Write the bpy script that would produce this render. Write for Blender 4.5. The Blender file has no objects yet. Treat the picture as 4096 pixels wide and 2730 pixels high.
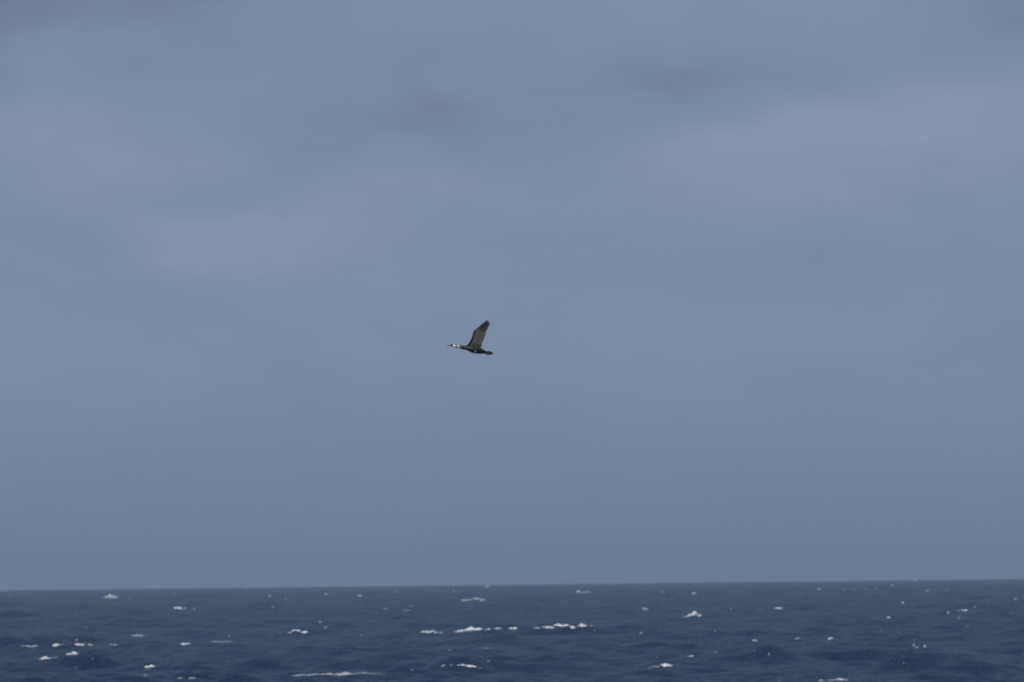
import bpy, bmesh, math, random
import numpy as np
from mathutils import Vector, Matrix

random.seed(7)
rng = np.random.default_rng(11)
scene = bpy.context.scene
COL = scene.collection

# ------------------------------------------------------------------ camera
# A long telephoto lens from a low cliff, 10 m above the sea, pointing seaward (+Y).
EYE = 10.0                       # eye height over mean sea level
LENS, SENSOR = 400.0, 36.0
FPX = LENS / SENSOR * 4096.0     # focal length in pixels of the 4096 px wide photograph
RAD = 7.4e6                      # earth radius with ordinary refraction: the sea really curves away
DIP = math.sqrt(2 * EYE / RAD)
PITCH = (2341.0 - 1365.0) / FPX - DIP
ROLL = math.radians(0.645)       # the horizon climbs a little to the right
fwd = Vector((0, math.cos(PITCH), math.sin(PITCH)))
up0 = Vector((0, -math.sin(PITCH), math.cos(PITCH)))
rgt = Vector((1, 0, 0)) * math.cos(ROLL) - up0 * math.sin(ROLL)
upv = Vector((1, 0, 0)) * math.sin(ROLL) + up0 * math.cos(ROLL)
cam_data = bpy.data.cameras.new('camera')
cam_data.lens = LENS
cam_data.sensor_width = SENSOR
cam_data.clip_start = 0.5
cam_data.clip_end = 60000.0
cam = bpy.data.objects.new('camera', cam_data)
COL.objects.link(cam)
M3 = Matrix((rgt, upv, -fwd)).transposed()
cam.matrix_world = Matrix.Translation((0, 0, EYE)) @ M3.to_4x4()
scene.camera = cam
BIRD_DIST = 210.0
cam_data.dof.use_dof = True
cam_data.dof.focus_distance = BIRD_DIST
cam_data.dof.aperture_fstop = 8.0

def ray(u, v):
    """direction through a point of the photograph, scaled so its forward part is 1"""
    return fwd + rgt * ((u - 2048.0) / FPX) + upv * ((1365.0 - v) / FPX)

# ------------------------------------------------------------------ world
SUN_EL, SUN_AZ = math.radians(38), math.radians(205)      # behind the camera, a bit to the left
world = bpy.data.worlds.new('World')
scene.world = world
world.use_nodes = True
nt = world.node_tree
nt.nodes.clear()

def N(tree, kind, **kw):
    n = tree.nodes.new(kind)
    for k, v in kw.items():
        setattr(n, k, v)
    return n

def L(tree, a, b):
    tree.links.new(a, b)

def math_node(tree, op, a, b=None, clamp=False):
    n = N(tree, 'ShaderNodeMath', operation=op, use_clamp=clamp)
    for i, x in enumerate((a, b)):
        if x is None:
            continue
        if isinstance(x, (int, float)):
            n.inputs[i].default_value = x
        else:
            L(tree, x, n.inputs[i])
    return n.outputs[0]

def mix_rgb(tree, fac, a, b, blend='MIX'):
    n = N(tree, 'ShaderNodeMix', data_type='RGBA', blend_type=blend, clamp_factor=False)
    for sock, x in ((n.inputs['Factor'], fac), (n.inputs[6], a), (n.inputs[7], b)):
        if isinstance(x, (int, float)):
            sock.default_value = x
        elif isinstance(x, tuple):
            sock.default_value = (*x, 1.0)
        else:
            L(tree, x, sock)
    return n.outputs[2]

out = N(nt, 'ShaderNodeOutputWorld')
bg = N(nt, 'ShaderNodeBackground')
L(nt, bg.outputs[0], out.inputs[0])
tc = N(nt, 'ShaderNodeTexCoord')
sky = N(nt, 'ShaderNodeTexSky', sky_type='NISHITA')
sky.sun_disc = False
sky.sun_elevation = SUN_EL
sky.sun_rotation = SUN_AZ
sky.altitude = 10
sky.air_density = 1.0
sky.dust_density = 2.0
L(nt, tc.outputs['Generated'], sky.inputs[0])
sep = N(nt, 'ShaderNodeSeparateXYZ')
L(nt, tc.outputs['Generated'], sep.inputs[0])

# soft stratus: slow noise over the whole sky, long banks leaning up to the right
def sky_noise(rot, scale, detail, rough, dist, seed):
    mp = N(nt, 'ShaderNodeMapping')
    mp.inputs['Location'].default_value = (seed, seed * .37, 0)
    mp.inputs['Rotation'].default_value = (0, math.radians(rot), 0)
    mp.inputs['Scale'].default_value = scale
    L(nt, tc.outputs['Generated'], mp.inputs['Vector'])
    nz = N(nt, 'ShaderNodeTexNoise')
    nz.inputs['Scale'].default_value = 1.0
    nz.inputs['Detail'].default_value = detail
    nz.inputs['Roughness'].default_value = rough
    nz.inputs['Distortion'].default_value = dist
    L(nt, mp.outputs[0], nz.inputs['Vector'])
    return nz
nz = sky_noise(16, (22, 22, 64), 6, .60, .5, 3.1)
warp = sky_noise(10, (38, 38, 80), 3, .5, .3, 8.2)
wv = N(nt, 'ShaderNodeVectorMath', operation='MULTIPLY_ADD')
L(nt, warp.outputs['Color'], wv.inputs[0])
wv.inputs[1].default_value = (.030, 0, .018)
wv.inputs[2].default_value = (-.015, 0, -.009)
wadd = N(nt, 'ShaderNodeVectorMath', operation='ADD')
L(nt, wv.outputs[0], wadd.inputs[0])
L(nt, tc.outputs['Generated'], wadd.inputs[1])
cloud = math_node(nt, 'MULTIPLY', math_node(nt, 'SUBTRACT', nz.outputs['Fac'], 0.5), 0.68)
fine = sky_noise(20, (60, 60, 150), 5, .6, .4, 5.7)
cloud = math_node(nt, 'ADD', cloud, math_node(nt, 'MULTIPLY', math_node(nt, 'SUBTRACT', fine.outputs['Fac'], 0.5), 0.35))

# the broad banks and hollows that this cloud sheet has above the horizon (direction, width, height, strength)
BANKS = [(0.08, 0.20, .13, .13, .48), (0.79, 0.215, .12, .055, .52), (0.27, 0.335, .14, .055, .40),
         (0.94, 0.17, .10, .05, .28), (0.24, 0.105, .12, .05, .14), (0.48, 0.27, .12, .035, .12),
         (-.03, -.02, .25, .32, -.52), (0.46, 0.20, .18, .06, -.28), (0.67, 0.09, .20, .07, -.24),
         (0.80, 0.375, .20, .05, -.15), (0.20, 0.255, .13, .035, -.14), (0.08, 0.39, .16, .05, -.12),
         (1.01, -.01, .09, .09, -.28)]
for (fx, fy, wx, wy, amp) in BANKS:
    c = ray(fx * 4096, fy * 2730).normalized()
    sb = N(nt, 'ShaderNodeVectorMath', operation='SUBTRACT')
    L(nt, wadd.outputs[0], sb.inputs[0])
    sb.inputs[1].default_value = c
    mb = N(nt, 'ShaderNodeMapping')
    mb.inputs['Rotation'].default_value = (0, math.radians(12), 0)
    k = SENSOR / LENS
    mb.inputs['Scale'].default_value = (1 / (wx * k), 1 / (wx * k), 1 / (wy * k * 2 / 3))
    L(nt, sb.outputs[0], mb.inputs['Vector'])
    ln = N(nt, 'ShaderNodeVectorMath', operation='DOT_PRODUCT')
    L(nt, mb.outputs[0], ln.inputs[0])
    L(nt, mb.outputs[0], ln.inputs[1])
    ex = math_node(nt, 'POWER', 2.718, math_node(nt, 'MULTIPLY', ln.outputs['Value'], -0.8))
    cloud = math_node(nt, 'ADD', cloud, math_node(nt, 'MULTIPLY', ex, amp))
cloud = math_node(nt, 'ADD', cloud, 0.5, clamp=True)
mr = N(nt, 'ShaderNodeMapRange', interpolation_type='SMOOTHSTEP')
mr.inputs['From Min'].default_value = -0.004
mr.inputs['From Max'].default_value = 0.022
L(nt, sep.outputs['Z'], mr.inputs['Value'])
def lin(*c):
    return tuple(((v / 255 + .055) / 1.055) ** 2.4 for v in c)
ramp = N(nt, 'ShaderNodeValToRGB')
L(nt, cloud, ramp.inputs[0])
el = ramp.color_ramp.elements
el[0].position, el[0].color = 0.0, (*lin(106, 121, 147), 1)
el[1].position, el[1].color = 1.0, (*lin(139, 151, 177), 1)
for p_, c_ in ((.28, (120, 137, 163)), (.52, (125, 142, 169))):
    e_ = el.new(p_)
    e_.color = (*lin(*c_), 1)
clouds = mix_rgb(nt, mr.outputs[0], lin(111, 129, 155), ramp.outputs[0])
skyc = N(nt, 'ShaderNodeVectorMath', operation='SCALE')
L(nt, sky.outputs[0], skyc.inputs[0])
skyc.inputs['Scale'].default_value = 0.06
final = mix_rgb(nt, 0.92, skyc.outputs[0], clouds)
L(nt, final, bg.inputs['Color'])
bg.inputs['Strength'].default_value = 1.0

# ------------------------------------------------------------------ sun through thin cloud
sun_data = bpy.data.lights.new('sun', 'SUN')
sun_data.energy = 2.4
sun_data.angle = math.radians(8)
sun_data.color = (1.0, 0.96, 0.90)
sun = bpy.data.objects.new('sun', sun_data)
COL.objects.link(sun)
sd = Vector((math.sin(SUN_AZ) * math.cos(SUN_EL), math.cos(SUN_AZ) * math.cos(SUN_EL), math.sin(SUN_EL)))
sun.rotation_euler = sd.to_track_quat('Z', 'Y').to_euler()

vs = scene.view_settings
vs.view_transform = 'Standard'
vs.look = 'None'
vs.exposure = 0.0
vs.gamma = 1.0
vs.use_curve_mapping = False
scene.render.engine = 'CYCLES'
scene.cycles.use_denoising = True
scene.cycles.max_bounces = 6
scene.cycles.volume_bounces = 1

# ------------------------------------------------------------------ helpers
def mat(name, col=(.5, .5, .5), rough=.6, spec=.5):
    m = bpy.data.materials.new(name)
    m.use_nodes = True
    b = m.node_tree.nodes['Principled BSDF']
    b.inputs['Base Color'].default_value = (*col, 1)
    b.inputs['Roughness'].default_value = rough
    b.inputs['Specular IOR Level'].default_value = spec
    return m, m.node_tree, b

def mesh_from(name, verts, faces, smooth=True):
    me = bpy.data.meshes.new(name)
    me.from_pydata([tuple(map(float, v)) for v in verts], [], faces)
    me.update()
    if smooth:
        me.polygons.foreach_set('use_smooth', np.ones(len(me.polygons), dtype=bool))
    return me

def link(name, me, material=None, parent=None):
    o = bpy.data.objects.new(name, me)
    COL.objects.link(o)
    if material is not None and me is not None and not me.materials:
        me.materials.append(material)
    if parent is not None:
        o.parent = parent
    return o

# ------------------------------------------------------------------ sea surface
NW = 110
lam = np.exp(rng.uniform(math.log(2.6), math.log(55), NW))
ang = np.radians(-100 + rng.normal(0, 42, NW))            # waves run towards the shore, slightly leftwards
kx, ky = 2 * math.pi / lam * np.cos(ang), 2 * math.pi / lam * np.sin(ang)
ph = rng.uniform(0, 2 * math.pi, NW)
am = lam ** 0.42
am *= 0.30 / math.sqrt(np.sum(am ** 2) / 2)
STEP = 0.0009                                             # row spacing as a share of the distance

def waves(x, y):
    d = np.hypot(x, y)
    z = np.zeros_like(d)
    for i in range(NW):
        w = np.clip((lam[i] / (d * STEP + 1e-6) - 2.5) / 2.5, 0, 1)
        z += am[i] * w * np.cos(kx[i] * x + ky[i] * y + ph[i])
    return z + 0.5 * (z * z - 0.07)                       # sharper crests, flatter troughs

RIDGES = []                                               # breaking crests: x, y, height, half width, slant

def ridges(x, y):
    z = np.zeros_like(x)
    for (rx, ry, a, hw, sl, wf) in RIDGES:
        m = (np.abs(x - rx) < 3.2 * hw) & (np.abs(y - ry) < 14 + 6 * wf)
        if not m.any():
            continue
        dx = x[m] - rx
        dy = y[m] - ry - sl * dx
        prof = np.where(dy < 0, np.exp(-(dy / wf) ** 2), np.exp(-(dy / (3.2 * wf)) ** 2))
        z[m] += a * prof * np.exp(-(np.abs(dx) / (1.25 * hw)) ** 1.7)
    return z

def sea_z(x, y):
    x = np.asarray(x, float)
    y = np.asarray(y, float)
    return waves(x, y) + ridges(x, y) - (x * x + y * y) / (2 * RAD)

# Whitecaps, read off the photograph as clumps of foam (tile, x0, x1, top, bottom, density).
T = 1024.0 / 2353.0
def px(tile, x, y):
    return tile * 1024 + x * T, 2290 + y * T

BIG = [
 ('pale hazy foam cap far out at left, close under the horizon', [(0,955,1085,205,258,.5)]),
 ('short bright foam cap with a trail of dots, far out left of centre', [(0,1600,1675,312,352,.85),(0,1685,1715,318,345,.45),(0,1770,1800,328,350,.35)]),
 ('faint grey foam smear on the back of a swell at left', [(0,1205,1350,565,605,.22)]),
 ('long broken row of foam clumps strung along one crest at far left', [(0,195,360,665,695,.4),(0,400,480,665,690,.25),(0,482,556,652,690,1),(0,565,600,655,682,.45),(0,690,780,650,682,.85),(0,805,860,655,682,.5),(0,1000,1090,655,682,.3)]),
 ('slanting bright foam cap just below the long broken row at left', [(0,605,675,740,770,.8),(0,650,720,725,766,.95)]),
 ('twin foam clumps joined by a thin line, lowest pair at far left', [(0,360,470,772,815,.8),(0,470,560,775,795,.25),(0,560,628,778,808,.8)]),
 ('single short bright foam cap level with the long broken row, to its right', [(0,1660,1750,642,675,.8)]),
 ('thin faint foam line left of centre, half way down the sea', [(0,1905,2155,625,655,.18)]),
 ('small bright foam cap alone near the lower left edge', [(0,1330,1425,850,886,.95)]),
 ('small dim foam spot right below a bright cap near the lower left', [(0,1315,1360,935,965,.4)]),
 ('two dim foam spots side by side on the bottom edge at left', [(0,1630,1690,960,988,.35),(0,1735,1800,960,990,.4)]),
 ('arched foam cap with a dip on its right, left of centre', [(1,285,335,545,570,.35),(1,330,410,522,556,.85),(1,412,480,535,570,.75)]),
 ('narrow wavy white foam cap left of the brightest whitecap', [(1,1510,1570,535,560,.85),(1,1560,1640,530,565,.95),(1,1640,1710,545,572,.9)]),
 ('largest and brightest whitecap, with a string of foam bits trailing right', [(1,1830,1940,528,556,.9),(1,1915,2030,508,558,1),(1,1980,2085,503,548,1),(1,2100,2170,515,540,.65),(1,2180,2265,505,535,.55),(1,2320,2403,500,535,.8)]),
 ('pale wing shaped foam cap under the horizon near the middle', [(1,1885,1990,245,270,.5),(1,1980,2070,228,262,.55),(1,2060,2112,240,275,.5)]),
 ('longest pale foam streak, lying along the bottom edge left of centre', [(1,350,620,925,968,.34),(1,600,920,913,965,.38),(1,900,1150,915,945,.22)]),
 ('thin foam rim on a dark wave face at the bottom centre', [(1,1700,1790,847,872,.5),(1,1780,1860,842,866,.35),(1,1850,1940,843,868,.8),(1,1930,2030,850,885,.9),(1,2040,2080,872,888,.3)]),
 ('tall ragged breaking crest with hanging foam, right of centre', [(2,195,285,505,525,.65),(2,275,390,490,528,.85),(2,390,530,470,508,1),(2,535,585,485,530,.9),(2,605,690,473,515,.95),(2,700,745,480,515,.35)]),
 ('bright foam dot with a thin tail, far out under the horizon right of centre', [(2,588,628,168,195,.8),(2,630,740,175,198,.4)]),
 ('small foam patch between the ragged crest and the peaked whitecap', [(2,1195,1250,325,352,.6)]),
 ('peaked triangular whitecap with a tail to its left, at right', [(2,1555,1640,397,418,.65),(2,1615,1690,382,414,.9),(2,1650,1712,358,414,.95),(2,1690,1742,383,414,.85)]),
 ('round foam dot far out above the peaked triangular whitecap', [(2,1650,1692,182,208,.65)]),
 ('bright domed foam cap with small bits to its left, near the bottom right of centre', [(2,1250,1280,870,888,.45),(2,1285,1360,858,880,.55),(2,1365,1475,838,876,1)]),
 ('short slanted foam cap up and right of the bright domed cap', [(2,1610,1672,760,784,.75)]),
 ('small slanted foam cap above a pair of foam bits at right', [(2,2205,2255,615,640,.7)]),
 ('small foam patch with a speck beside it, right of the short slanted cap', [(2,2265,2315,728,755,.55)]),
 ('bright isolated foam cap at right, a third down the sea', [(3,60,135,318,345,.85)]),
 ('tiny bright foam cap standing alone in the middle of the right side', [(3,1090,1128,405,432,.65)]),
 ('bright foam cap leading a short dotted line at far right', [(3,1780,1835,336,364,.85),(3,1725,1775,345,362,.35),(3,1645,1672,360,384,.6)]),
 ('left of two brownish dim foam patches side by side at right', [(3,245,300,600,625,.4)]),
 ('right of two brownish dim foam patches side by side at right', [(3,545,605,595,628,.5)]),
 ('cup shaped trio of foam bits low at far right', [(3,1330,1352,660,685,.65),(3,1350,1395,680,700,.4),(3,1428,1458,672,698,.8)]),
 ('grey foam streak cut by the bottom edge at right', [(3,440,600,985,1012,.45),(3,580,740,975,1008,.5)]),
]
FLECKS = [(0,690,715,380,410,.3),(0,75,105,200,225,.25),(0,780,805,500,525,.2),(0,690,720,610,640,.35),(0,2095,2120,575,605,.3),
 (0,670,725,870,895,.2),(0,840,865,785,805,.2),(0,1590,1625,190,210,.25),(0,1255,1280,235,255,.2),(0,1170,1205,230,255,.2),
 (0,845,870,180,200,.25),(0,2250,2285,145,162,.35),(0,415,445,985,1003,.25),(0,30,70,172,188,.25),
 (1,625,668,188,213,.65),(1,935,972,205,230,.7),(1,575,608,445,473,.55),(1,620,660,495,525,.35),(1,105,145,208,232,.45),
 (1,2105,2150,122,145,.65),(1,135,168,312,338,.4),(1,260,290,235,255,.35),(1,705,730,185,205,.35),(1,1270,1305,170,190,.3),
 (1,1800,1835,160,195,.3),(1,1165,1220,325,350,.35),(1,1345,1440,340,362,.35),(1,1400,1450,300,320,.2),(1,2225,2255,118,135,.35),
 (1,805,825,540,560,.25),(1,945,985,570,590,.2),(1,1765,1795,708,730,.35),(1,2115,2160,808,830,.4),(1,2070,2160,690,715,.18),
 (1,1420,1450,890,910,.25),(1,1325,1355,905,925,.2),(1,0,30,845,865,.25),(1,240,260,845,862,.25),
 (2,600,625,95,112,.35),(2,1170,1200,545,570,.45),(2,1325,1345,772,790,.45),(2,1855,1890,728,748,.45),(2,1855,1880,530,550,.4),
 (2,2220,2240,712,735,.45),(2,2125,2145,650,665,.3),(2,1515,1535,835,850,.3),(2,750,770,525,545,.35),(2,1370,1415,172,192,.25),
 (2,2075,2095,170,190,.25),(2,1660,1690,115,128,.2),(2,845,865,170,188,.25),(2,1620,1640,615,630,.25),(2,1990,2025,330,348,.25),
 (2,2260,2305,340,358,.25),(2,2075,2090,378,392,.25),(2,2330,2353,725,755,.35),
 (3,1740,1765,412,430,.55),(3,1880,1920,312,332,.5),(3,1340,1358,612,630,.5),(3,450,485,145,168,.6),(3,1125,1160,112,132,.55),
 (3,1440,1495,158,180,.45),(3,1340,1370,65,88,.65),(3,1225,1255,270,292,.6),(3,1205,1220,235,255,.3),(3,2260,2295,235,258,.55),
 (3,685,722,152,172,.35),(3,790,812,150,168,.35),(3,888,908,148,166,.35),(3,985,1005,142,160,.4),(3,1230,1250,92,112,.4),
 (3,1480,1495,98,112,.3),(3,1625,1655,150,168,.3),(3,2055,2080,135,155,.3),(3,2125,2145,82,96,.3),(3,2005,2025,250,266,.4),
 (3,1035,1055,528,545,.35),(3,1200,1218,540,558,.4),(3,1820,1855,485,505,.25),(3,1060,1085,845,865,.4),(3,1235,1260,825,845,.3),
 (3,2335,2353,735,760,.4),(3,2210,2245,370,385,.25),(3,2110,2130,675,690,.25),(3,0,20,735,780,.35),(3,80,135,990,1005,.25),
 (3,720,740,95,110,.25),(3,640,660,95,108,.2)]

def settle(u, v, need_lo, need_hi, near=None):
    for wide in (.03, .06, .12, .2):                      # widen the search until the crest stands clear
        res = settle_in(u, v, need_lo, need_hi, near, wide)
        if near is None or res[5]:
            break
    return res[:5]

def settle_in(u, v, need_lo, need_hi, near, wide):
    """distance at which a crest seen at (u, v) stands free of the swells in front of it; returns point and lift"""
    r = ray(u, v)
    hx, el = r.x / r.y, r.z / math.hypot(r.x, r.y)
    s = math.hypot(hx, 1.0)
    # mean distance at which this line of sight meets the curved sea
    disc = el * el - 2 * EYE / RAD
    d0 = RAD * (-el - math.sqrt(disc)) if disc > 0 and el < 0 else 11000.0
    d0 = min(d0, 11000.0)
    span = min(0.16 * d0, 900)
    if near is not None:
        d0, span = near, wide * near
    d = np.arange(max(900, d0 - span - 200), d0 + span * .6, max(0.5, d0 * .0005))
    y = d / s
    x = y * hx
    z = sea_z(x, y)
    e = (z - EYE) / d
    run = np.maximum.accumulate(e)
    want = EYE + el * d
    lift = want - z
    ok = (run <= el + 2e-5) & (d > d0 - span)
    cost = np.where(lift < need_lo, need_lo - lift, np.where(lift > need_hi, lift - need_hi, 0)) + np.where(ok, 0, 30) + np.abs(d - d0) / span * .05
    i = int(np.argmin(cost))
    return x[i], y[i], want[i], max(lift[i], 0.05), d[i], bool(ok[i])

def fbm(p, seed):
    """cheap lumpy noise from a few sine products"""
    q = np.random.default_rng(seed)
    v = np.zeros(len(p))
    a = 1.0
    f = 1.0
    for o in range(4):
        for _ in range(3):
            k = q.normal(0, 1, 3) * f
            v += a * np.sin(p @ k + q.uniform(0, 6.28)) / 3
        a *= .6
        f *= 2.1
    return v

def foam_mesh(name, clumps, place, seed):
    """one whitecap: lumpy foam heaps along a crest. place = function(u, v) -> (x, y, z, metres per pixel)"""
    V, F, C = [], [], []

    mpp = place[3]
    u0, v0 = place[4]
    for ci, (u_a, u_b, v_t, v_b, den) in enumerate(clumps):
        w = max((u_b - u_a) - 1.0, 6.0) * mpp
        h = max((v_b - v_t) - 2.0, 0.6 * (v_b - v_t)) * mpp
        h *= 1.0 + .1 * max(0, den - .7) / .3
        w *= 1.0 if len(clumps) > 1 or w < .5 else 1.15
        cx = ((u_a + u_b) / 2 - u0) * mpp
        cz = (v0 - (v_t + v_b) / 2) * mpp + ROLL * cx * 0
        dep = 0.5 * h + 0.10 * w * 0.5
        nx = int(np.clip(w / (0.12 * max(mpp / .022, 1)), 10, 46))
        ntt = 12
        s = np.linspace(0, 1, nx)
        P = []
        q = np.random.default_rng(seed * 31 + ci)
        k1, k2, k3 = q.uniform(0, 6.28, 3)
        tip = (np.clip(np.sin(np.pi * s), 0, 1)) ** .8
        prof = tip * (.74 + .18 * np.sin(s * 7 + k1) + .12 * np.sin(s * 17 + k2) + .08 * np.sin(s * 31 + k3))
        prof = np.clip(prof, .04, 1)
        mid = .10 * h * np.sin(s * 5 + k2) + .06 * h * np.sin(s * 13 + k3)
        for j in range(nx):
            for t in range(ntt):
                a = 2 * math.pi * t / ntt
                P.append((cx + (s[j] - .5) * w, -math.cos(a) * dep * prof[j], cz + mid[j] + math.sin(a) * .5 * h * prof[j]))
        P = np.array(P)
        n = fbm(P * (2.2 / max(h, .12)), seed + ci)
        n2 = fbm(P * (6.0 / max(h, .12)), seed + ci + 77)
        ctr = P.copy()
        ctr[:, 1] = 0
        ctr[:, 2] = np.repeat(cz + mid, ntt)
        P = ctr + (P - ctr) * (1 + .26 * n + .10 * n2)[:, None]
        base = len(V)
        V.extend(P.tolist())
        C.extend((den * np.clip(1 + .35 * n, .3, 1.3)).tolist())
        for j in range(nx - 1):
            for t in range(ntt):
                t2 = (t + 1) % ntt
                F.append((base + j * ntt + t, base + j * ntt + t2, base + (j + 1) * ntt + t2, base + (j + 1) * ntt + t))
        F.append(tuple(base + t for t in range(ntt))[::-1])
        F.append(tuple(base + (nx - 1) * ntt + t for t in range(ntt)))
    me = mesh_from(name, V, F)
    at = me.attributes.new('foam_cover', 'FLOAT', 'POINT')
    at.data.foreach_set('value', np.array(C, dtype=np.float32))
    return me

# foam: dense heaps are white, thin patches let the dark water through
m_foam, t_, b_ = mat('sea_foam', (.8, .82, .84), .85, .2)
at_ = N(t_, 'ShaderNodeAttribute', attribute_name='foam_cover')
tc_ = N(t_, 'ShaderNodeTexCoord')
nz_ = N(t_, 'ShaderNodeTexNoise')
nz_.inputs['Scale'].default_value = 2.6
nz_.inputs['Detail'].default_value = 5
nz_.inputs['Roughness'].default_value = .65
L(t_, tc_.outputs['Object'], nz_.inputs['Vector'])
dn = math_node(t_, 'ADD', at_.outputs['Fac'], math_node(t_, 'MULTIPLY', math_node(t_, 'SUBTRACT', nz_.outputs['Fac'], .5), .55), clamp=True)
L(t_, mix_rgb(t_, dn, (.045, .08, .145), (.90, .91, .94)), b_.inputs['Base Color'])

caps = []
jobs = [('big', lab, [(*px(t, x0, yt), *px(t, x1, yb), den) for (t, x0, x1, yt, yb, den) in cl]) for lab, cl in BIG]
jobs += [('fleck', None, [(*px(t, x0, yt), *px(t, x1, yb), den)]) for (t, x0, x1, yt, yb, den) in FLECKS]
jobs.sort(key=lambda j: -max(c[3] for c in j[2]))         # nearest first, so that later ones see the ridges before them
for kind, lab, cl in jobs:
    cl = [(a, b, c_, d_, den) for (a, c_, b, d_, den) in cl]   # u0, u1, v0, v1, density
    ua, ub = min(c[0] for c in cl), max(c[1] for c in cl)
    wsum = sum((c[1] - c[0]) for c in cl)
    vb = sum(c[3] * (c[1] - c[0]) for c in cl) / wsum
    vt = sum(c[2] * (c[1] - c[0]) for c in cl) / wsum
    u0 = (ua + ub) / 2
    v0 = vb - .3 * (vb - vt)
    steep = lab is not None and ('dark wave face' in lab or 'ragged breaking' in lab)
    x, y, z, lift, d = settle(u0, v0 + (.5 * (vb - vt) if steep else 0), .8 if steep else .25 if kind == 'big' else .1, 1.2 if steep else .75 if kind == 'big' else .45)
    mpp = d / FPX
    hw = max((ub - ua) * mpp * .5, 1.2 if kind == 'big' else 2.6)
    if steep:                                             # one broad steep wave carries the whole rim of foam
        RIDGES.append((x, y, lift, hw * (1.5 if 'dark wave' in lab else 1.25), .0, max(2.0, d * STEP * 1.6)))
    if len(cl) > 1 and ((ub - ua) * mpp > 4 or steep):   # a long crest: each heap gets its own free-standing stretch of it
        spots = []
        for c in cl:
            cu, cv = (c[0] + c[1]) / 2, c[3] - .3 * (c[3] - c[2])
            cx, cy, cz, clift, cd = settle(cu, cv, 0 if steep else .2, .4 if steep else .7, near=d)
            spots.append((cx, cy, cz, cd / FPX, (cu, cv)))
            RIDGES.append((cx, cy, clift, max((c[1] - c[0]) * mpp * .7, 1.2), 0.0, max(2.2, d * STEP * 1.6)))
        caps.append((kind, lab, cl, spots))
        continue
    RIDGES.append((x, y, lift, hw * (1.25 if kind == 'big' else 1.6), random.uniform(-.12, .12), max(2.2, d * STEP * 1.6)))
    caps.append((kind, lab, cl, (x, y, z, mpp, (u0, v0))))

# second look, now with every crest in place: heaps that ended up behind a later crest move clear of it
def hidden(sp):
    x, y, z, mpp, uv = sp
    r_ = ray(*uv)
    el, d = r_.z / math.hypot(r_.x, r_.y), math.hypot(x, y)
    q = np.arange(max(900, .8 * d), d - 1.0, .6)
    return bool(np.max((sea_z(x / d * q, y / d * q) - EYE) / q) > el + 4e-5)

for k_, (kind, lab, cl, pl) in enumerate(caps):
    many = isinstance(pl, list)
    lst = list(pl) if many else [pl]
    for q_, sp in enumerate(lst):
        if hidden(sp):
            d_ = math.hypot(sp[0], sp[1])
            x, y, z, lift, d = settle(*sp[4], .1, .7, near=d_)
            lst[q_] = (x, y, z, d / FPX, sp[4])
            c = cl[q_] if many else (min(c[0] for c in cl), max(c[1] for c in cl))
            RIDGES.append((x, y, lift, max((c[1] - c[0]) * d / FPX * .7, 1.2), 0.0, max(2.2, d * STEP * 1.6)))
    caps[k_] = (kind, lab, cl, lst if many else lst[0])

def add_grid(V, F, xs, ys):
    n0 = sum(len(v) for v in V)
    r, c = xs.shape
    z = sea_z(xs.ravel(), ys.ravel())
    V.append(np.stack([xs.ravel(), ys.ravel(), z], 1))
    idx = n0 + np.arange(r * c).reshape(r, c)
    F.append(np.stack([idx[:-1, :-1], idx[:-1, 1:], idx[1:, 1:], idx[1:, :-1]], -1).reshape(-1, 4))

V, F = [], []
R0, R1, A0 = 860.0, 13500.0, math.radians(3.5)
rows = R0 * np.exp(np.arange(0, math.log(R1 / R0) + STEP, STEP))
cols = np.linspace(-A0, A0, 320)
add_grid(V, F, rows[:, None] * np.sin(cols)[None], rows[:, None] * np.cos(cols)[None])
rr = np.exp(np.linspace(0, math.log(R0), 110))
cc = np.linspace(-A0, A0, 40)
add_grid(V, F, rr[:, None] * np.sin(cc)[None], rr[:, None] * np.cos(cc)[None])
rr = np.exp(np.linspace(0, math.log(R1), 170))
cc = np.linspace(A0, 2 * math.pi - A0, 90)
add_grid(V, F, rr[:, None] * np.sin(cc)[None], rr[:, None] * np.cos(cc)[None])
V = np.concatenate(V).astype(np.float32)
F = np.concatenate(F)[:, ::-1].astype(np.int32)
me = bpy.data.meshes.new('sea')
me.vertices.add(len(V))
me.vertices.foreach_set('co', V.ravel())
me.loops.add(F.size)
me.loops.foreach_set('vertex_index', F.ravel())
me.polygons.add(len(F))
me.polygons.foreach_set('loop_start', np.arange(0, F.size, 4, dtype=np.int32))
me.polygons.foreach_set('use_smooth', np.ones(len(F), dtype=bool))
me.update()

m_sea, t_, b_ = mat('sea_water', (.004, .024, .066), .34, .30)
b_.inputs['IOR'].default_value = 1.333
tc_ = N(t_, 'ShaderNodeTexCoord')
mp_ = N(t_, 'ShaderNodeMapping')
mp_.inputs['Rotation'].default_value = (0, 0, math.radians(12))
mp_.inputs['Scale'].default_value = (.75, .45, .5)
L(t_, tc_.outputs['Object'], mp_.inputs['Vector'])
n1 = N(t_, 'ShaderNodeTexNoise')
n1.inputs['Scale'].default_value = 1.0
n1.inputs['Detail'].default_value = 5
n1.inputs['Roughness'].default_value = .6
L(t_, mp_.outputs[0], n1.inputs['Vector'])
bp = N(t_, 'ShaderNodeBump')
bp.inputs['Strength'].default_value = .8
bp.inputs['Distance'].default_value = 2.4
n2_ = N(t_, 'ShaderNodeTexNoise')
n2_.inputs['Scale'].default_value = .33
n2_.inputs['Detail'].default_value = 3
L(t_, mp_.outputs[0], n2_.inputs['Vector'])
L(t_, math_node(t_, 'ADD', n1.outputs['Fac'], math_node(t_, 'MULTIPLY', n2_.outputs['Fac'], 1.6)), bp.inputs['Height'])
L(t_, bp.outputs[0], b_.inputs['Normal'])
sea = link('sea', me, m_sea)
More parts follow.
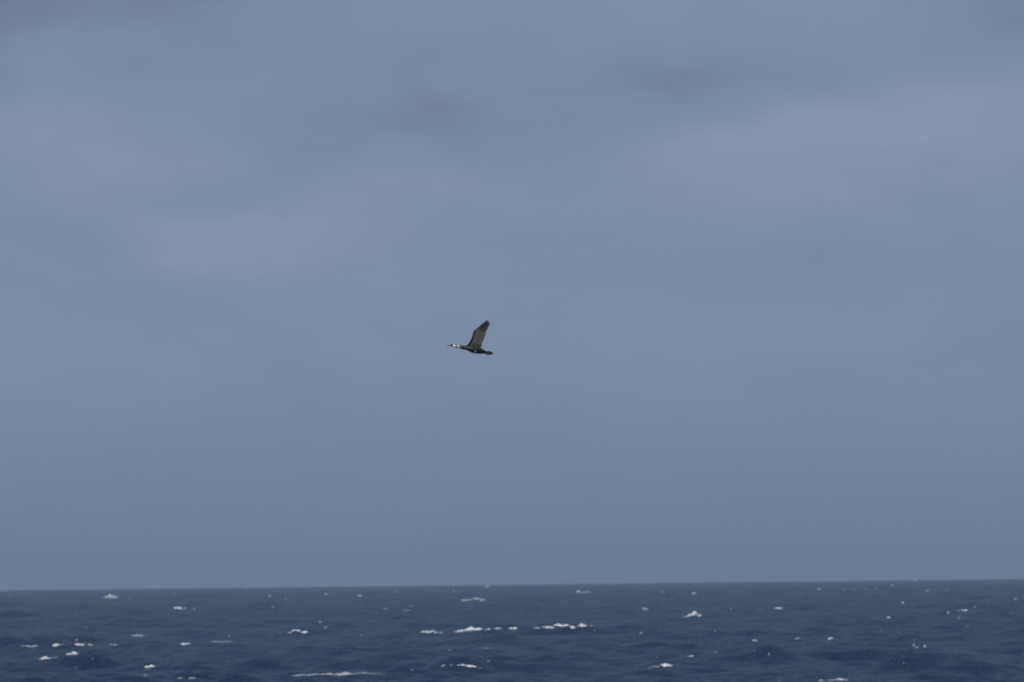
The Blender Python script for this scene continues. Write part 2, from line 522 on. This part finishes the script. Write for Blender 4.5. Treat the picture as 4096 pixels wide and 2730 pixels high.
sea['kind'] = 'structure'
sea['label'] = 'dark blue choppy open sea reaching to the horizon'

for i, (kind, lab, cl, pl) in enumerate(caps):
    spots = pl if isinstance(pl, list) else [pl] * len(cl)
    x, y, z, mpp, uv = spots[0]
    if kind == 'big' and len(cl) > 1:                     # several heaps on one crest: an Empty with one part per heap
        o = link('whitecap', None)
        for j, c in enumerate(cl):
            h = link('foam_clump', foam_mesh('foam_clump', [c], spots[j], 100 + i * 9 + j), m_foam, o)
            h.location = (spots[j][0] - x, spots[j][1] - y, spots[j][2] - z)
    else:
        nm = 'whitecap' if kind == 'big' else 'foam_fleck'
        if kind != 'big':
            cl = [(*c[:4], c[4] * .88) for c in cl]
        o = link(nm, foam_mesh(nm, cl, (x, y, z, mpp, uv), 100 + i * 9), m_foam, None if kind == 'big' else sea)
    o.location = (x, y, z)
    if kind == 'big':
        o['label'] = lab
        o['category'] = 'whitecap'
        o['group'] = 'whitecaps on the open sea'

# ------------------------------------------------------------------ cormorant
ZP = BIRD_DIST / FPX / (2091.0 / 240.0)                   # metres per sketch unit
CX, CY = 1000.0, 1150.0
def P3(x, y, dep=0.0):
    """a point of the bird: x towards the tail, up, and depth away from the viewer (metres)"""
    return np.array([(x - CX) * ZP, dep, (CY - y) * ZP])

root = bpy.data.objects.new('cormorant', None)
COL.objects.link(root)
bc = Vector((0, 0, EYE)) + ray(1760 + CX / 8.7125, 1260 + CY / 8.7125) * BIRD_DIST
MB = Matrix((rgt, fwd, upv)).transposed().to_4x4()
root.matrix_world = Matrix.Translation(bc) @ MB
root['label'] = 'black cormorant with white cheek flying left over the sea, wings raised'
root['category'] = 'bird'

def tube(rings, seg=20):
    """rings: centre, half height vector, half width vector"""
    V, F = [], []
    for c, a, b in rings:
        for k in range(seg):
            t = 2 * math.pi * k / seg
            V.append(c + a * math.sin(t) + b * math.cos(t))
    for i in range(len(rings) - 1):
        for k in range(seg):
            k2 = (k + 1) % seg
            F.append((i * seg + k, i * seg + k2, (i + 1) * seg + k2, (i + 1) * seg + k))
    F.append(tuple(range(seg))[::-1])
    F.append(tuple((len(rings) - 1) * seg + k for k in range(seg)))
    return V, F

Z = np.array([0, 0, 1.0])
Y = np.array([0, 1.0, 0])
OUT = [(368,1046,1092,.008),(385,1036,1096,.014),(420,1024,1106,.020),(480,1018,1122,.026),(540,1019,1138,.028),(600,1024,1150,.028),
       (660,1036,1162,.028),(720,1060,1182,.030),(780,1077,1204,.033),(850,1078,1216,.040),(900,1070,1224,.048),(960,1062,1252,.058),
       (1020,1055,1284,.066),(1080,1053,1310,.072),(1150,1058,1334,.075),(1250,1080,1352,.074),(1330,1106,1357,.068),(1400,1138,1355,.060),
       (1450,1166,1352,.052),(1500,1204,1350,.043),(1550,1238,1350,.034),(1600,1262,1342,.026),(1650,1280,1332,.016),(1680,1292,1322,.006)]
VV, FF = [], []
def join(V, F):
    n = len(VV)
    VV.extend(V)
    FF.extend([tuple(i + n for i in f) for f in F])
rings = []
for x, t, b, w in OUT:
    if 400 < x < 800:                                     # the later smoothing thins head and neck a little
        t, b, w = t - 3, b + 3, w * 1.05
    rings.append((P3(x, (t + b) / 2), Z * (b - t) / 2 * ZP, Y * w))
join(*tube(rings, 28))

TILT = 0.34
def wy(y, side):
    """depth of the raised wing at a given height; side -1 = near wing"""
    r = max(0.0, 1110 - y) * ZP
    return side * (0.030 - (0.014 if y > 1112 else 0) + TILT * r - 0.10 * r * r)

ARM = [(965,1160,26,.016),(945,1118,40,.022),(985,1070,44,.024),(1035,1010,42,.017),(1085,930,40,.013),(1125,850,38,.011),(1155,770,37,.010),(1175,690,36,.010),
       (1190,620,34,.010),(1207,565,32,.010),(1250,522,27,.009),(1320,468,22,.007),(1395,410,17,.005),(1470,352,11,.004),(1530,308,7,.003)]
for side in (-1, 1):
    rings = []
    for i, (x, y, r, th) in enumerate(ARM):
        a = np.array(ARM[max(i - 1, 0)][:2], float)
        b = np.array(ARM[min(i + 1, len(ARM) - 1)][:2], float)
        tdir = (b - a) / np.linalg.norm(b - a)
        nrm = np.array([tdir[1] * -1, 0, tdir[0] * -1])    # in plane, across the arm (sketch y points down)
        rings.append((P3(x, y, wy(y, side)), nrm * r * ZP, Y * th))
    join(*tube(rings, 16))
# tucked legs and folded feet under the tail
for side in (-1, 1):
    rings = [(P3(1330, 1325, side * .035), Z * .016, Y * .016), (P3(1430, 1340, side * .030), Z * .013, Y * .013),
             (P3(1520, 1345, side * .024), Z * .008, Y * .009), (P3(1580, 1352, side * .022), Z * .006, Y * .014),
             (P3(1650, 1366, side * .020), Z * .0045, Y * .018), (P3(1690, 1372, side * .020), Z * .003, Y * .010)]
    join(*tube(rings, 12))

tmp = mesh_from('body', VV, FF)
o = bpy.data.objects.new('body', tmp)
COL.objects.link(o)
md = o.modifiers.new('r', 'REMESH')
md.mode = 'VOXEL'
md.voxel_size = 0.0026
ms = o.modifiers.new('s', 'SMOOTH')
ms.factor = .5
ms.iterations = 2
dg = bpy.context.evaluated_depsgraph_get()
body_me = bpy.data.meshes.new_from_object(o.evaluated_get(dg))
bpy.data.objects.remove(o)
bpy.data.meshes.remove(tmp)
body_me.name = 'body'
nv = len(body_me.vertices)
co = np.empty(nv * 3, dtype=np.float32)
body_me.vertices.foreach_get('co', co)
co = co.reshape(-1, 3)
bx, by, bd = co[:, 0] / ZP + CX, CY - co[:, 2] / ZP, co[:, 1]

def sm(v, a, b):
    t = np.clip((v - a) / (b - a), 0, 1)
    return t * t * (3 - 2 * t)

P = np.stack([bx, by, bd / ZP], 1) / 60.0
n_a, n_b = fbm(P, 5), fbm(P * np.array([1.0, 3.2, 2.0]), 9)
colr = np.tile(np.array([.012, .012, .013]), (nv, 1))
def blend(m, c):
    global colr
    m = np.clip(m, 0, 1)[:, None]
    colr = colr * (1 - m) + np.array(c) * m
flank = sm(bx, 850, 1000) * sm(-bx, -1600, -1380) * sm(-by, -1290, -1200)
blend(flank * (.45 + .3 * n_b), (.040, .038, .036))
blend(sm(bx, 1050, 1150) * sm(-bx, -1620, -1480) * sm(by, 1060, 1130) * sm(-by, -1270, -1190) * (.6 + .4 * n_a), (.016, .036, .028))
blend(sm(bx, 780, 860) * sm(-bx, -1150, -1000) * (1 - np.abs(by - 1120 - (bx - 850) * .25) / 45).clip(0, 1) * .7, (.075, .072, .070))
arm_m = sm(-by, -1050, -1000)
blend(arm_m * (.35 + .3 * n_b), (.028, .026, .024))
hand_m = sm(-by, -560, -480)
blend(hand_m * .8, (.030, .026, .024))
# head: white cheek and chin, black band, white filoplumes on the nape
cheek = sm(bx, 436, 462) * sm(-bx, -550, -538) * sm(by + .22 * np.maximum(480 - bx, 0), 1036, 1048) * sm(-(by - (bx - 440) * .25), -1122, -1108)
blend(cheek, (.90, .86, .84))
gape = (1 - np.hypot((bx - 438) / 16, (by - 1078) / 20)).clip(0, 1) ** .5
blend(gape * 1.3, (.55, .33, .04))
nape = sm(bx, 572, 590) * sm(-bx, -760, -640) * sm(by - (bx - 580) * .22, 1020, 1034) * sm(-(by - (bx - 580) * .20), -1150, -1120)
st = np.sin((bx * .55 + by * 1.0) / 9.0 + 2.2 * n_a)
blend(nape * np.clip(.72 + .6 * st + .2 * n_b, 0, 1), (.80, .82, .81))
thigh = (1 - np.hypot((bx - 1240) / 66, (by - 1283 - (bx - 1240) * .12) / 46)).clip(0, 1)
ring = (1 - np.abs(np.hypot((bx - 1240) / 105, (by - 1275) / 80) - .75) / .4).clip(0, 1) * (np.abs(bd) > .01)
blend(ring * .8, (.006, .007, .009))
blend(sm(thigh, .08, .45) * (.78 + .25 * n_b), (.40, .41, .43))
at = body_me.color_attributes.new('plumage', 'FLOAT_COLOR', 'POINT')
at.data.foreach_set('color', np.concatenate([np.clip(colr, 0, 1), np.ones((nv, 1))], 1).astype(np.float32).ravel())
body_me.polygons.foreach_set('use_smooth', np.ones(len(body_me.polygons), dtype=bool))

m_body, t_, b_ = mat('plumage', (.02, .02, .02), .48, .28)
a_ = N(t_, 'ShaderNodeVertexColor', layer_name='plumage')
L(t_, a_.outputs[0], b_.inputs['Base Color'])
tc_ = N(t_, 'ShaderNodeTexCoord')
mp_ = N(t_, 'ShaderNodeMapping')
mp_.inputs['Scale'].default_value = (60, 120, 160)
L(t_, tc_.outputs['Object'], mp_.inputs['Vector'])
n_ = N(t_, 'ShaderNodeTexNoise')
n_.inputs['Detail'].default_value = 4
n_.inputs['Scale'].default_value = 1
L(t_, mp_.outputs[0], n_.inputs['Vector'])
bp = N(t_, 'ShaderNodeBump')
bp.inputs['Strength'].default_value = .6
bp.inputs['Distance'].default_value = .006
L(t_, n_.outputs['Fac'], bp.inputs['Height'])
L(t_, bp.outputs[0], b_.inputs['Normal'])
body_me.materials.clear()
body_me.materials.append(m_body)
body = link('body', body_me, None, root)

# bill: pale upper edge, dark hooked tip and lower mandible
m_billu, _, _ = mat('bill_horn', (.42, .40, .39), .4)
m_billd, _, _ = mat('bill_dark', (.035, .035, .04), .4)
m_eye, _, _ = mat('eye', (.01, .05, .04), .15)
def bill_piece(name, pts, m, parent):
    rings = [(P3(x, y), Z * h * ZP, Y * w) for x, y, h, w in pts]
    return link(name, mesh_from(name, *tube(rings, 14)), m, parent)
bill = bill_piece('bill', [(424,1080,15,.013),(395,1069,15,.011),(360,1061,12,.009),(320,1056,10,.0075),(290,1056,10,.0065),(278,1058,9,.005)], m_billu, root)
bill_piece('hook', [(284,1058,12,.0062),(268,1060,14,.0055),(256,1066,14,.004),(251,1076,8,.002)], m_billd, bill)
bill_piece('lower_mandible', [(432,1092,11,.012),(395,1086,10,.010),(350,1079,8,.008),(310,1075,7,.0065),(272,1073,5,.004)], m_billd, bill)
for side in (-1, 1):
    bm = bmesh.new()
    bmesh.ops.create_uvsphere(bm, u_segments=10, v_segments=8, radius=.0055)
    e_me = bpy.data.meshes.new('eye')
    bm.to_mesh(e_me)
    bm.free()
    e = link('eye', e_me, m_eye, root)
    e.location = P3(418, 1060, side * .0165)

# feathers
def feather_mat(name, c0, c1, rough=.55):
    m, t, b = mat(name, c0, rough, .35)
    tc = N(t, 'ShaderNodeTexCoord')
    mp = N(t, 'ShaderNodeMapping')
    mp.inputs['Scale'].default_value = (70, 70, 22)
    L(t, tc.outputs['Object'], mp.inputs['Vector'])
    n = N(t, 'ShaderNodeTexNoise')
    n.inputs['Scale'].default_value = 1.0
    n.inputs['Detail'].default_value = 4
    L(t, mp.outputs[0], n.inputs['Vector'])
    inf = N(t, 'ShaderNodeObjectInfo')
    f = math_node(t, 'ADD', math_node(t, 'MULTIPLY', n.outputs['Fac'], .8), math_node(t, 'MULTIPLY', inf.outputs['Random'], .35), clamp=True)
    L(t, mix_rgb(t, f, c0, c1), b.inputs['Base Color'])
    return m
m_sec = feather_mat('underwing_grey', (.085, .082, .070), (.165, .157, .135))
m_pri = feather_mat('underwing_brown', (.026, .022, .019), (.060, .050, .044))
m_mid = feather_mat('inner_primary_brown', (.042, .037, .033), (.085, .075, .066))
m_cov = feather_mat('wing_lining', (.060, .059, .050), (.165, .157, .132))
m_ter = feather_mat('tertial', (.045, .042, .034), (.14, .128, .105))
m_tail = feather_mat('tail_dark', (.019, .017, .016), (.058, .050, .046))

def feather(name, p0, p1, w, m, parent, bend=0.0, thick=.0012, roll=.2, blunt=.6, side=-1, nst=7):
    """thin vaned blade from quill p0 to tip p1, raised along its shaft"""
    p0, p1 = np.array(p0, float), np.array(p1, float)
    d = p1 - p0
    ln = np.linalg.norm(d)
    d = d / ln
    face = np.array([0, 1.0 * side, 0]) - d * d[1] * side
    face /= np.linalg.norm(face)
    ac = np.cross(d, face)
    ac = ac * math.cos(roll) + face * math.sin(roll)
    nn = np.cross(ac, d)
    V, F = [], []
    for i in range(nst):
        s = i / (nst - 1)
        ws = w * (.35 + .65 * min(1, s * 3)) * (1 - max(0, (s - blunt) / (1 - blunt)) ** 2.4 * .74)
        c = p0 + d * ln * s + ac * bend * ln * math.sin(math.pi * s * .5) * s
        V += [c + ac * ws * .5, c + nn * thick, c - ac * ws * .5, c - nn * thick]
    for i in range(nst - 1):
        for k in range(4):
            F.append((i * 4 + k, i * 4 + (k + 1) % 4, (i + 1) * 4 + (k + 1) % 4, (i + 1) * 4 + k))
    F.append((3, 2, 1, 0))
    e = (nst - 1) * 4
    F.append((e, e + 1, e + 2, e + 3))
    return link(name, mesh_from(name, V, F, smooth=False), m, parent)

def lerp_path(pts, t):
    pts = np.array(pts, float)
    seg = np.linalg.norm(np.diff(pts, axis=0), axis=1)
    cum = np.concatenate([[0], np.cumsum(seg)]) / seg.sum()
    return np.array([np.interp(t, cum, pts[:, 0]), np.interp(t, cum, pts[:, 1])])

LEAD = [(985,1075),(1020,1020),(1070,935),(1112,845),(1145,750),(1165,650),(1178,575),(1215,530),(1300,470),(1385,415)]
INNER = [(1190,1140),(1235,1010),(1275,900),(1305,790),(1330,690),(1345,600),(1352,530),(1372,500),(1405,470),(1440,430)]
TRAIL = [(1462,985),(1500,920),(1535,828),(1562,765),(1582,715),(1597,650),(1606,592)]
PRIM = [(1614,574),(1642,536),(1668,490),(1692,442),(1716,388),(1738,338),(1757,300),(1744,250),(1717,208),(1677,181)]
for side in (-1, 1):
    # wing lining: the covert sheet between the arm and the flight feathers, a thin curved pad
    V, F = [], []
    ns, nc = 30, 12
    for i in range(ns):
        a, b = lerp_path(LEAD, i / (ns - 1)), lerp_path(INNER, i / (ns - 1))
        for j in range(nc):
            t = j / (nc - 1)
            q = a + (b - a) * t
            q = q + (5 * math.sin(i * 2.1 + j), 4 * math.sin(i * 1.3 + j * 2.0)) * np.array([1, 1]) * (t > .05)
            th = .0015 + .0075 * (1 - t) ** .7
            lump = .0012 * math.sin(i * 1.9 + j * 1.1) * math.sin(j * 1.7)
            y0 = wy(q[1], side)
            V.append(P3(q[0], q[1], y0 + side * (th + lump)))
            V.append(P3(q[0], q[1], y0 - side * th))
    def id_(i, j, k):
        return (i * nc + j) * 2 + k
    for i in range(ns - 1):
        for j in range(nc - 1):
            F.append((id_(i, j, 0), id_(i + 1, j, 0), id_(i + 1, j + 1, 0), id_(i, j + 1, 0)))
            F.append((id_(i, j, 1), id_(i, j + 1, 1), id_(i + 1, j + 1, 1), id_(i + 1, j, 1)))
        F.append((id_(i, 0, 0), id_(i, 0, 1), id_(i + 1, 0, 1), id_(i + 1, 0, 0)))
        F.append((id_(i, nc - 1, 0), id_(i + 1, nc - 1, 0), id_(i + 1, nc - 1, 1), id_(i, nc - 1, 1)))
    for j in range(nc - 1):
        F.append((id_(0, j, 0), id_(0, j + 1, 0), id_(0, j + 1, 1), id_(0, j, 1)))
        F.append((id_(ns - 1, j, 0), id_(ns - 1, j, 1), id_(ns - 1, j + 1, 1), id_(ns - 1, j + 1, 0)))
    wing = link('wing', mesh_from('wing', V, F), m_cov, root)
    def wp(q, off=0.0):
        return P3(q[0], q[1], wy(q[1], side) + side * off)
    ns_ = 18
    for i in range(ns_):
        t = i / (ns_ - 1)
        a, b = lerp_path([(1250,1000),(1310,800),(1345,640),(1350,560)], t), lerp_path(TRAIL, t)
        b = b + np.array([random.uniform(-6, 4), random.uniform(-4, 4)])
        feather('secondary_feather', wp(a, -.001), wp(b, .0), 40 * ZP, m_sec, wing, bend=-.03, roll=.16 * side, blunt=.8, side=side)
    for i, tip in enumerate(PRIM):
        t = i / 9
        a = lerp_path([(1352,545),(1372,470),(1400,410),(1360,425)], t)
        feather('primary_feather', wp(a, -.001), wp(np.array(tip, float), .0), (54 - 1.4 * i) * ZP, m_mid if i < 3 else m_pri, wing, bend=.02 - .002 * i, roll=.16 * side, blunt=.62, side=side, nst=8)
    for a, b, w in (((1240,1000),(1463,1012),46), ((1225,1030),(1466,1042),52), ((1215,1060),(1460,1080),54), ((1205,1090),(1432,1108),54), ((1195,1115),(1402,1136),50)):
        feather('tertial_feather', wp(a, .001), wp(b, .002), w * ZP, m_ter, wing, bend=.05, roll=.18 * side, blunt=.75, side=side)
    for i in range(15):                                   # greater and median under coverts
        t = i / 14
        a, b = lerp_path([(1165,985),(1225,800),(1262,640),(1280,540)], t), lerp_path([(1330,985),(1392,800),(1420,660),(1425,570)], t)
        feather('greater_covert', wp(a, .004), wp(b, .0035), 44 * ZP, m_cov, wing, bend=-.03, roll=.2 * side, blunt=.6, side=side)
    for i in range(12):
        t = i / 11
        a, b = lerp_path([(1120,960),(1180,800),(1215,650),(1235,560)], t), lerp_path([(1245,975),(1300,800),(1332,650),(1345,560)], t)
        feather('median_covert', wp(a, .007), wp(b, .0062), 46 * ZP, m_cov, wing, bend=-.03, roll=.2 * side, blunt=.55, side=side)
    for i in range(9):                                    # scaly axillaries at the wing root
        r_, c_ = divmod(i, 3)
        a = np.array([1090 + 70 * c_ + 20 * r_, 985 + 42 * r_ + 10 * c_], float)
        feather('axillary_feather', wp(a, .010), wp(a + np.array([105, 30.0]), .009), 46 * ZP, m_ter, wing, roll=.25 * side, blunt=.5, side=side, nst=5)

# tail: stiff fan, slightly twisted so that its underside shows
m_tail_core = m_tail
rings = [(P3(1520, 1290), Z * .026, Y * .030), (P3(1580, 1305), Z * .022, Y * .028), (P3(1640, 1320), Z * .013, Y * .026), (P3(1690, 1332), Z * .004, Y * .018)]
tail = link('tail', mesh_from('tail', *tube(rings, 14)), m_tail_core, root)
TIPS = [(1798,1296,.060),(1820,1306,.050),(1838,1322,.040),(1852,1338,.028),(1850,1348,.016),(1842,1362,.004),(1832,1372,-.008),
        (1805,1380,-.020),(1775,1390,-.032),(1745,1398,-.042),(1712,1402,-.050),(1680,1398,-.056)]
for i, (x, y, dep) in enumerate(TIPS):
    t = i / 11
    a = (1575 - 15 * abs(t - .5), 1278 + 75 * t)
    feather('tail_feather', P3(a[0], a[1], .024 - .048 * t), P3(x, y, dep), 38 * ZP, m_tail, tail, roll=-.55 + .25 * t, blunt=.7, thick=.0016)

# ------------------------------------------------------------------ haze over the water
bm = bmesh.new()
bmesh.ops.create_cube(bm, size=1.0)
for v in bm.verts:
    v.co = Vector((v.co.x * 32000, v.co.y * 32000, -26 if v.co.z < 0 else 24))
hz = bpy.data.meshes.new('haze')
bm.to_mesh(hz)
bm.free()
m_h = bpy.data.materials.new('haze_air')
m_h.use_nodes = True
th = m_h.node_tree
th.nodes.clear()
ho = N(th, 'ShaderNodeOutputMaterial')
hv = N(th, 'ShaderNodeVolumePrincipled')
hv.inputs['Color'].default_value = (.46, .58, .70, 1)
hv.inputs['Density'].default_value = 6.8e-5
hv.inputs['Anisotropy'].default_value = 0.0
L(th, hv.outputs[0], ho.inputs['Volume'])
haze = link('haze', hz, m_h)
haze['kind'] = 'stuff'
haze['label'] = 'thin sea haze paling the far water'
